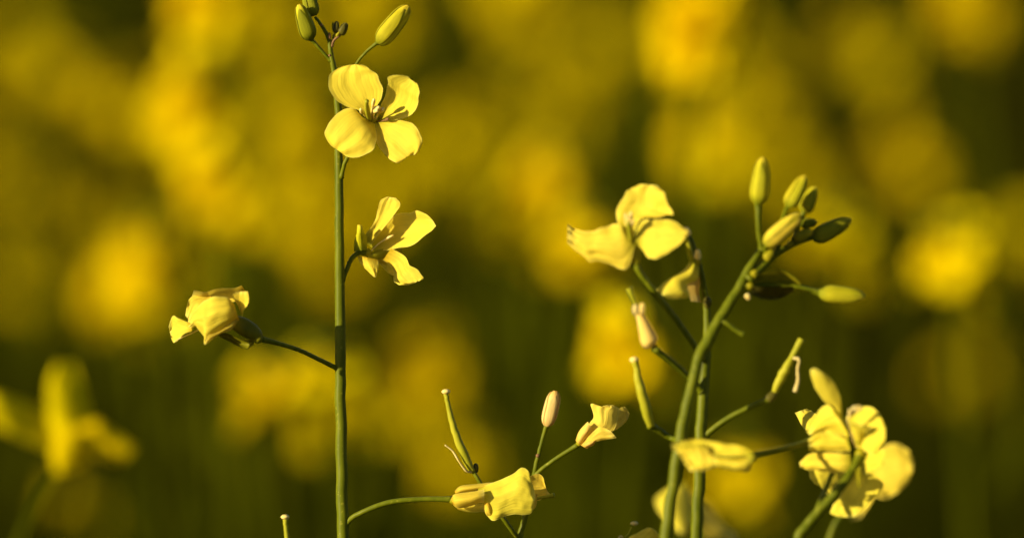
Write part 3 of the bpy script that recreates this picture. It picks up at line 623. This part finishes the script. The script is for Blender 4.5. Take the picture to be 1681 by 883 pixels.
# ================================================================== THE FIELD BEHIND
rng = random.Random(11)
def grid_petal(dirq, ln, wd, cup, seed, nu=5, nv=5):
    vs, fs, uv = [], [], []
    for i in range(nu):
        u = i / (nu - 1)
        w = wd * (0.16 + 0.84 * math.sin(math.pi * min(1, u * 0.62 + 0.0)) ** 1.2) * (1 if u < .85 else 0.86)
        for j in range(nv):
            v = j / (nv - 1) - .5
            r = ln * (u - 0.10 * u * (2 * v) ** 2)
            z = 0.0035 * (1 - (1 - u) ** 2) + cup * u * u + 0.0012 * (4 * v * v) + 0.0008 * noise.noise(Vector((u * 3, v * 4, seed)))
            x = r; y = w * v
            c, s = math.cos(dirq), math.sin(dirq)
            vs.append(Vector((x * c - y * s, x * s + y * c, z))); uv.append((u, v + .5))
    for i in range(nu - 1):
        for j in range(nv - 1):
            a = i * nv + j; fs.append((a, a + 1, a + nv + 1, a + nv))
    return vs, fs, uv
def field_flower_mesh(k, pl=.010):
    r = random.Random(k); V, F_, U, MI = [], [], [], []
    v, f = sweep([Vector((0, 0, 0)), Vector((0.0006, 0, pl / 2)), Vector((0, 0, pl))], [0.0005, 0.0005, 0.0009], 5)
    V += v; F_ += f; U += [(0, 0)] * len(v); MI += [1] * len(f)
    for q in range(4):
        pv, pf, pu = grid_petal(q * math.pi / 2 + r.uniform(-.15, .15), r.uniform(.0085, .0105), r.uniform(.0078, .0098), r.uniform(-.002, .003), k * 5 + q)
        b = len(V); V += [p + Vector((0, 0, pl)) for p in pv]; F_ += [tuple(i + b for i in x) for x in pf]; U += pu; MI += [0] * len(pf)
    v, f = sweep([Vector((0, 0, pl)), Vector((0, 0, pl + .004)), Vector((0, 0, pl + .0075))], [.0008, .0012, .0016], 5)
    b = len(V); V += v; F_ += [tuple(i + b for i in x) for x in f]; U += [(.3, .5)] * len(v); MI += [0] * len(f)
    return V, F_, U, MI
def mesh_of(name, V, F_, mats, MI=None, U=None):
    me = bpy.data.meshes.new(name); me.from_pydata([tuple(v) for v in V], [], F_)
    me.polygons.foreach_set('use_smooth', [True] * len(F_))
    for m_ in mats: me.materials.append(m_)
    if MI: me.polygons.foreach_set('material_index', MI)
    if U:
        ul = me.uv_layers.new(name='UVMap'); idx = [0] * len(me.loops); me.loops.foreach_get('vertex_index', idx)
        ul.data.foreach_set('uv', [c for i in idx for c in U[i]])
    me.update(); return me
FLOWERS = [mesh_of('flower', *(lambda q: (q[0], q[1], [M['field'], M['fstem']], q[3], q[2]))(field_flower_mesh(k))) for k in range(5)]
SHORT = [mesh_of('flower', *(lambda q: (q[0], q[1], [M['field'], M['fstem']], q[3], q[2]))(field_flower_mesh(k, .004))) for k in range(5)]
def ellipsoid(c, r, ax, st, n=5):
    a = ax.orthogonal().normalized(); b = ax.cross(a); vs, fs = [], []
    for i in range(n + 1):
        t = math.pi * (0.04 + 0.92 * i / n)
        for s in range(6):
            q = s * math.pi / 3
            vs.append(c + (a * math.cos(q) + b * math.sin(q)) * r * math.sin(t) - ax * (r * st * math.cos(t)))
    for i in range(n):
        for s in range(6):
            fs.append((i * 6 + s, i * 6 + (s + 1) % 6, i * 6 + 6 + (s + 1) % 6, i * 6 + 6 + s))
    return vs, fs
def bud_head_mesh(k):
    r = random.Random(100 + k); V, F_ = [], []
    for q in range(13):
        az = q * 2.4; el = r.uniform(.4, 1.5)
        ax = Vector((math.cos(az) * math.cos(el), math.sin(az) * math.cos(el), math.sin(el)))
        vs, fs = ellipsoid(ax * r.uniform(.003, .006), .0014, ax, 2.1); b = len(V); V += vs; F_ += [tuple(i + b for i in x) for x in fs]
    return mesh_of('bud_head', V, F_, [M['budgreen']])
BUDS = [bud_head_mesh(k) for k in range(3)]
def pod_mesh(k):
    r = random.Random(200 + k)
    p = [Vector((0, 0, 0)), Vector((.007, 0, .004)), Vector((.013, 0, .011)), Vector((.018, 0, .026)), Vector((.021, 0, .044))]
    return mesh_of('pod', *sweep(p, [.0005, .0005, .0011, .0014, .0006], 6), [M['fstem']])
PODS = [pod_mesh(k) for k in range(2)]
def leaf_mesh(k):
    r = random.Random(300 + k); V, F_ = [], []; Ln, Wd = r.uniform(.10, .16), r.uniform(.026, .042)
    n, m_ = 9, 5
    for i in range(n):
        u = i / (n - 1); w = Wd * math.sin(math.pi * (0.08 + 0.9 * u)) ** 0.8 * (1 + .12 * math.sin(u * 21 + k))
        for j in range(m_):
            v = j / (m_ - 1) - .5
            V.append(Vector((Ln * u * (1 - .18 * u), w * v, .05 * u - .11 * u * u * (1 + .3 * k % 2) + .010 * abs(v) * 2 + .004 * noise.noise(Vector((u * 5, v * 3, k))))))
    for i in range(n - 1):
        for j in range(m_ - 1):
            a = i * m_ + j; F_.append((a, a + 1, a + m_ + 1, a + m_))
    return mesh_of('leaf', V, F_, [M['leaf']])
LEAVES = [leaf_mesh(k) for k in range(4)]

def child(name, me, parent, loc, q, s=1.0):
    o = bpy.data.objects.new(name, me); SC.collection.objects.link(o); o.parent = parent
    o.location = loc; o.rotation_mode = 'QUATERNION'; o.rotation_quaternion = q; o.scale = (s, s, s); return o
def aim(dirv, spin): return dirv.normalized().to_track_quat('Z', 'Y') @ Quaternion((0, 0, 1), spin)
def raceme(root, base, top, r, nf, tight=1.0, size=1.0, face=0.0):
    """flowers round the upper part of an axis (root-local points), buds at its tip"""
    ax = (top - base).normalized()
    for k in range(nf):
        f = (k + .5) / nf; az = k * 2.39996 + r.uniform(-.4, .4)
        el = 0.15 + 0.85 * f + r.uniform(-.2, .2)
        o = Vector((math.cos(az) * math.cos(el), math.sin(az) * math.cos(el), math.sin(el)))
        o = (o + Vector((-.62, -.66, .1)) * face).normalized()
        p = top - ax * (.022 * tight * (1 - f) + .003)
        child('flower', (SHORT if tight < .9 else FLOWERS)[r.randrange(5)], root, p, aim(o, r.uniform(0, 6.3)), size * r.uniform(.9, 1.12))
    child('bud_head', BUDS[r.randrange(3)], root, top, aim(ax + Vector((r.uniform(-.2, .2), r.uniform(-.2, .2), 0)), r.uniform(0, 6)), size * 1.1)
LABELS = ['blurred field rapeseed with a full dense head of many yellow flowers', 'blurred field rapeseed with a middling yellow flower head',
          'blurred field rapeseed with a sparse head of few yellow flowers', 'blurred field rapeseed carrying a second flower head on a side branch']
GRP = 'rapeseed plants in the blurred field'
def field_plant(c, r, nf=8, side=0, pods=4, leaves=3, size=1.0, tight=1.0, label=None, face=0.0):
    """c: world centre of the flower head"""
    lean = Vector((r.uniform(-.05, .05), r.uniform(-.05, .05), 0))
    root = bpy.data.objects.new('rapeseed_plant', None); root.empty_display_size = .02
    g = Vector((c.x, c.y, 0)) - lean; root.location = g; SC.collection.objects.link(root)
    tag(root, label or (LABELS[3] if side else LABELS[0] if nf >= 10 else LABELS[1] if nf >= 6 else LABELS[2]), 'plant', GRP)
    top = c - g + Vector((0, 0, .012)); H_ = top.z
    def axis(f):
        return Vector((lean.x * f ** 1.5 + .008 * math.sin(f * 5 + lean.x * 80), lean.y * f ** 1.5, H_ * f)) + \
               (top - Vector((lean.x + .008 * math.sin(5 + lean.x * 80), lean.y, H_))) * f
    path = [axis(i / 9) for i in range(10)]; path[0].z = -.02
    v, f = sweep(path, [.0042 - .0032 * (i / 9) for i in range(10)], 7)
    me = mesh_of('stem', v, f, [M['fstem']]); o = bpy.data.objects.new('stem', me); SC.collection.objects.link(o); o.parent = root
    raceme(root, path[8], path[9], r, nf, tight, size, face)
    for k in range(pods):
        ff = 1 - (.05 + .10 * (k + r.random()) / max(1, pods)) / H_
        child('pod', PODS[k % 2], root, axis(ff), Quaternion((0, 0, 1), r.uniform(0, 6.3)), r.uniform(.7, 1.1))
    for k in range(leaves):
        ff = r.uniform(.25, .86)
        child('leaf', LEAVES[r.randrange(4)], root, axis(ff), Quaternion((0, 0, 1), r.uniform(0, 6.3)), r.uniform(.6, 1.2) * (1.25 - ff * .6))
    for k in range(side):
        ff = 1 - r.uniform(.10, .2) / H_; b0 = axis(ff); az = r.uniform(0, 6.3); h = r.uniform(.05, .11)
        b2 = b0 + Vector((math.cos(az) * .05, math.sin(az) * .05, h)); b1 = (b0 + b2) / 2 + Vector((math.cos(az) * .012, math.sin(az) * .012, -.012))
        v, f = sweep([b0, b1, b2], [.0014, .0012, .0008], 6)
        o = bpy.data.objects.new('branch', mesh_of('branch', v, f, [M['fstem']])); SC.collection.objects.link(o); o.parent = root
        raceme(root, b1, b2, r, max(4, nf - 3), tight, size)
    return root

# flower heads that read as separate soft discs: where they stand in the photo and how far off (mm behind the focus)
# (x, y, mm, flowers, tightness)
HEADS = [(345, 28, 600, 8, .7), (1165, 58, 450, 17, .75), (1150, 75, 520, 9, .7), (325, 205, 560, 9, .7), (300, 265, 640, 5, .7), (95, 150, 1300, 4, 1), (205, 195, 1100, 6, 1), (365, 345, 520, 5, .6),
 (350, 290, 700, 4, .6), (250, 460, 640, 7, .8), (205, 505, 800, 5, .8), (490, 240, 1100, 7, 1), (505, 345, 1200, 7, 1), (905, 335, 700, 8, .8), (875, 375, 760, 5, .8), (962, 450, 600, 4, .6),
 (1562, 472, 440, 4, .5), (1042, 608, 430, 5, .6), (1165, 250, 860, 7, .8), (1378, 440, 560, 3, .6), (1500, 285, 1300, 5, 1), (1420, 105, 1300, 5, 1), (1585, 25, 1000, 8, .8),
 (705, 625, 850, 6, .8), (650, 700, 850, 4, .8), (532, 675, 430, 3, .6), (452, 705, 450, 3, .6), (135, 850, 900, 2, .8), (850, 15, 1400, 6, 1), (610, 45, 1200, 8, 1), (430, 60, 1300, 6, 1),
 (760, 250, 1500, 6, 1), (640, 330, 1500, 6, 1), (1210, 825, 560, 4, .6), (1255, 200, 1600, 6, 1), (40, 330, 1600, 4, 1), (20, 60, 1700, 4, 1), (990, 90, 1500, 4, 1),
 (920, 200, 1700, 6, 1), (560, 440, 1600, 6, 1), (1320, 330, 1600, 6, 1), (760, 790, 1000, 4, .8), (30, 480, 1500, 5, 1), (1590, 640, 1500, 3, 1), (1680, 420, 1200, 3, 1)]
SUNNY = [(345, 28), (1165, 58), (325, 205), (365, 345), (1042, 608), (1562, 472), (250, 460), (905, 335)]
OWN = {(1165, 58): 'brightest large yellow flower head far behind, above the three-petalled flower',
 (345, 28): 'bright blurred flower head beyond the tall stem, level with its top buds',
 (325, 205): 'big bright blurred flower head beyond the tall plant, level with its open flower',
 (365, 345): 'bright blurred flower head between the open flower and the wilting flower, far behind',
 (250, 460): 'broad golden flower head far behind, close beside the wilting flower on its long stalk',
 (905, 335): 'broad soft flower head far behind, between side flower and three-petalled flower',
 (1562, 472): 'round bright flower head standing alone in the dark part of the field',
 (1042, 608): 'bright round flower head behind the green pod left of the thick bent stem',
 (1165, 250): 'soft yellow flower head behind, between three-petalled flower and upright closed bud',
 (1378, 440): 'small soft flower head behind the bud cluster and its outstretched bud',
 (705, 625): 'dim broad flower head behind the slender pod with knobbed tip',
 (532, 675): 'small yellow head close behind the tall stem, below its wilting flower',
 (452, 705): 'small yellow head behind, beside another one left of the tall stem',
 (135, 850): 'dim yellow head below the out-of-focus single drooping flower',
 (1210, 825): 'dim yellow head behind the two stems, beside the drooping low flower'}
for (x, y, d, n, tg) in HEADS:
    field_plant(P(x, y, d), rng, int(n * (1.15 if d < 1000 else 1.0)), 0, 3, 4, tight=tg, face=.85 if (x, y) in SUNNY else .3, label=OWN.get((x, y)))
# the rest of the stand, farther off
GAPS = [(830, 120, 120, 90), (1640, 220, 90, 260), (1300, 20, 70, 60), (215, 265, 60, 50), (110, 560, 150, 80), (300, 620, 150, 110), (380, 800, 180, 140),
        (620, 520, 150, 70), (800, 560, 110, 90), (950, 800, 200, 140), (1300, 600, 170, 130), (1600, 780, 200, 220), (1450, 620, 200, 140), (1100, 430, 60, 60)]
cnt = 0
while cnt < 56:
    D = rng.uniform(2.8, 6.2); lat = rng.uniform(-1, 1) * (0.115 * D + .15)
    z = rng.gauss(.80, .09)
    c = Vector((CAM.x + lat, CAM.y + D * math.cos(PITCH), z))
    w = c - CAM; dep = w.dot(FWD); qx = 840.5 + w.x / dep * D0 / PXM; qy = 441.5 - w.dot(UP) / dep * D0 / PXM
    if any(((qx - a) / (rx + 60)) ** 2 + ((qy - b) / (ry + 60)) ** 2 < 1 for a, b, rx, ry in GAPS): continue
    if rng.random() < max(0, (qx - 1100) / 900): continue
    field_plant(c, rng, rng.randint(3, 8), 1 if rng.random() < .2 else 0, 3, 4); cnt += 1

# beyond them, and to both sides, the crop reads as one mass
V, F_, U, MI = [], [], [], []
def add(vs, fs, mi, uv=None):
    b = len(V); V.extend(vs); F_.extend([tuple(i + b for i in x) for x in fs]); MI.extend([mi] * len(fs)); U.extend(uv or [(.5, .5)] * len(vs))
r2 = random.Random(5)
def quad_petals(c, ax, s):
    a = ax.orthogonal().normalized(); a = Quaternion(ax, r2.uniform(0, 3)) @ a; b = ax.cross(a)
    for q in range(4):
        dv = a * math.cos(q * 1.5708) + b * math.sin(q * 1.5708); sv = ax.cross(dv)
        t = c + dv * s + ax * (s * .3); mdl = c + dv * s * .55 + ax * (s * .22)
        add([c, mdl + sv * s * .42, t + sv * s * .2, t - sv * s * .2, mdl - sv * s * .42], [(0, 1, 4), (1, 2, 3, 4)], 0)
n_far = 0
while n_far < 2600:
    y = CAM.y + r2.uniform(2.2, 30) if n_far > 700 else CAM.y + r2.uniform(2.4, 7); x = r2.uniform(-1, 1) * (1.2 + .5 * (y - CAM.y))
    dd = y - CAM.y
    if dd < 6.4 and abs(x) < .115 * dd + .16: continue
    if x < 0 and dd < 4.5 and x > -0.2 - .9: continue
    h = r2.gauss(.80, .09); g = Vector((x, y, 0)); tp = g + Vector((r2.uniform(-.05, .05), r2.uniform(-.05, .05), h))
    v, f = sweep([g, g.lerp(tp, .5), tp], [.004, .003, .001], 3, cap=False); add(v, f, 1)
    nfl = 8 if dd < 12 else 5
    for k in range(nfl):
        az = k * 2.4; el = r2.uniform(.1, 1.3); o = Vector((math.cos(az) * math.cos(el), math.sin(az) * math.cos(el), math.sin(el)))
        quad_petals(tp + o * .016 - Vector((0, 0, .03 * r2.random())), o, .010 if dd < 12 else .014)
    for k in range(3):
        az = r2.uniform(0, 6.3); b0 = g.lerp(tp, r2.uniform(.3, .85)); dv = Vector((math.cos(az), math.sin(az), .1)); sv = Vector((-math.sin(az), math.cos(az), 0)) * .02
        add([b0, b0 + dv * .06 + sv, b0 + dv * .12 - Vector((0, 0, .03)), b0 + dv * .06 - sv], [(0, 1, 2, 3)], 2)
    n_far += 1
# the shorter crop round the photographer's feet and to both sides of the subject
r2.seed(8); n_near = 0
while n_near < 3000:
    x, dd = (r2.uniform(-4.2, 3.0), r2.uniform(-2.2, 3.4)) if n_near < 1400 else (r2.uniform(-2.6, -.25), r2.uniform(.2, 3.4)); y = CAM.y + dd  # later ones crowd the sun's side, added to shade the lower stems behind
    if dd > 1.7 and abs(x) < .115 * dd + .10: continue
    if math.hypot(x, dd) < .22: continue
    lo = .70 if dd < 1.9 and x > -1.0 else .78
    if n_near >= 2600:                        # unseen taller belt, added on the sun's side to shade stems in the background
        x, dd = r2.uniform(-2.0, -.52), r2.uniform(.55, 1.95); y = CAM.y + dd; lo = min(1.10, .85 + .34 * -x)
    h = r2.gauss(lo, .045); g = Vector((x, y, -.02)); tp = g + Vector((r2.uniform(-.05, .05), r2.uniform(-.05, .05), h))
    v, f = sweep([g, g.lerp(tp, .5), tp], [.004, .003, .001], 3, cap=False); add(v, f, 1)
    for k in range(6):
        az = k * 2.4; el = r2.uniform(.1, 1.3); ov = Vector((math.cos(az) * math.cos(el), math.sin(az) * math.cos(el), math.sin(el)))
        quad_petals(tp + ov * .016 - Vector((0, 0, .03 * r2.random())), ov, .010)
    for k in range(6):
        az = r2.uniform(0, 6.3); b0 = g.lerp(tp, r2.uniform(.3, .92)); dv = Vector((math.cos(az), math.sin(az), .1)); sv = Vector((-math.sin(az), math.cos(az), .2)) * .026
        add([b0, b0 + dv * .07 + sv, b0 + dv * .14 - Vector((0, 0, .035)), b0 + dv * .07 - sv], [(0, 1, 2, 3)], 2)
    n_near += 1
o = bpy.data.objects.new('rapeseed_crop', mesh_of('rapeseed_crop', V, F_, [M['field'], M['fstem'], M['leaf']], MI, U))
SC.collection.objects.link(o); tag(o, 'distant mass of flowering rapeseed filling the field beyond', 'crop', None, 'stuff')
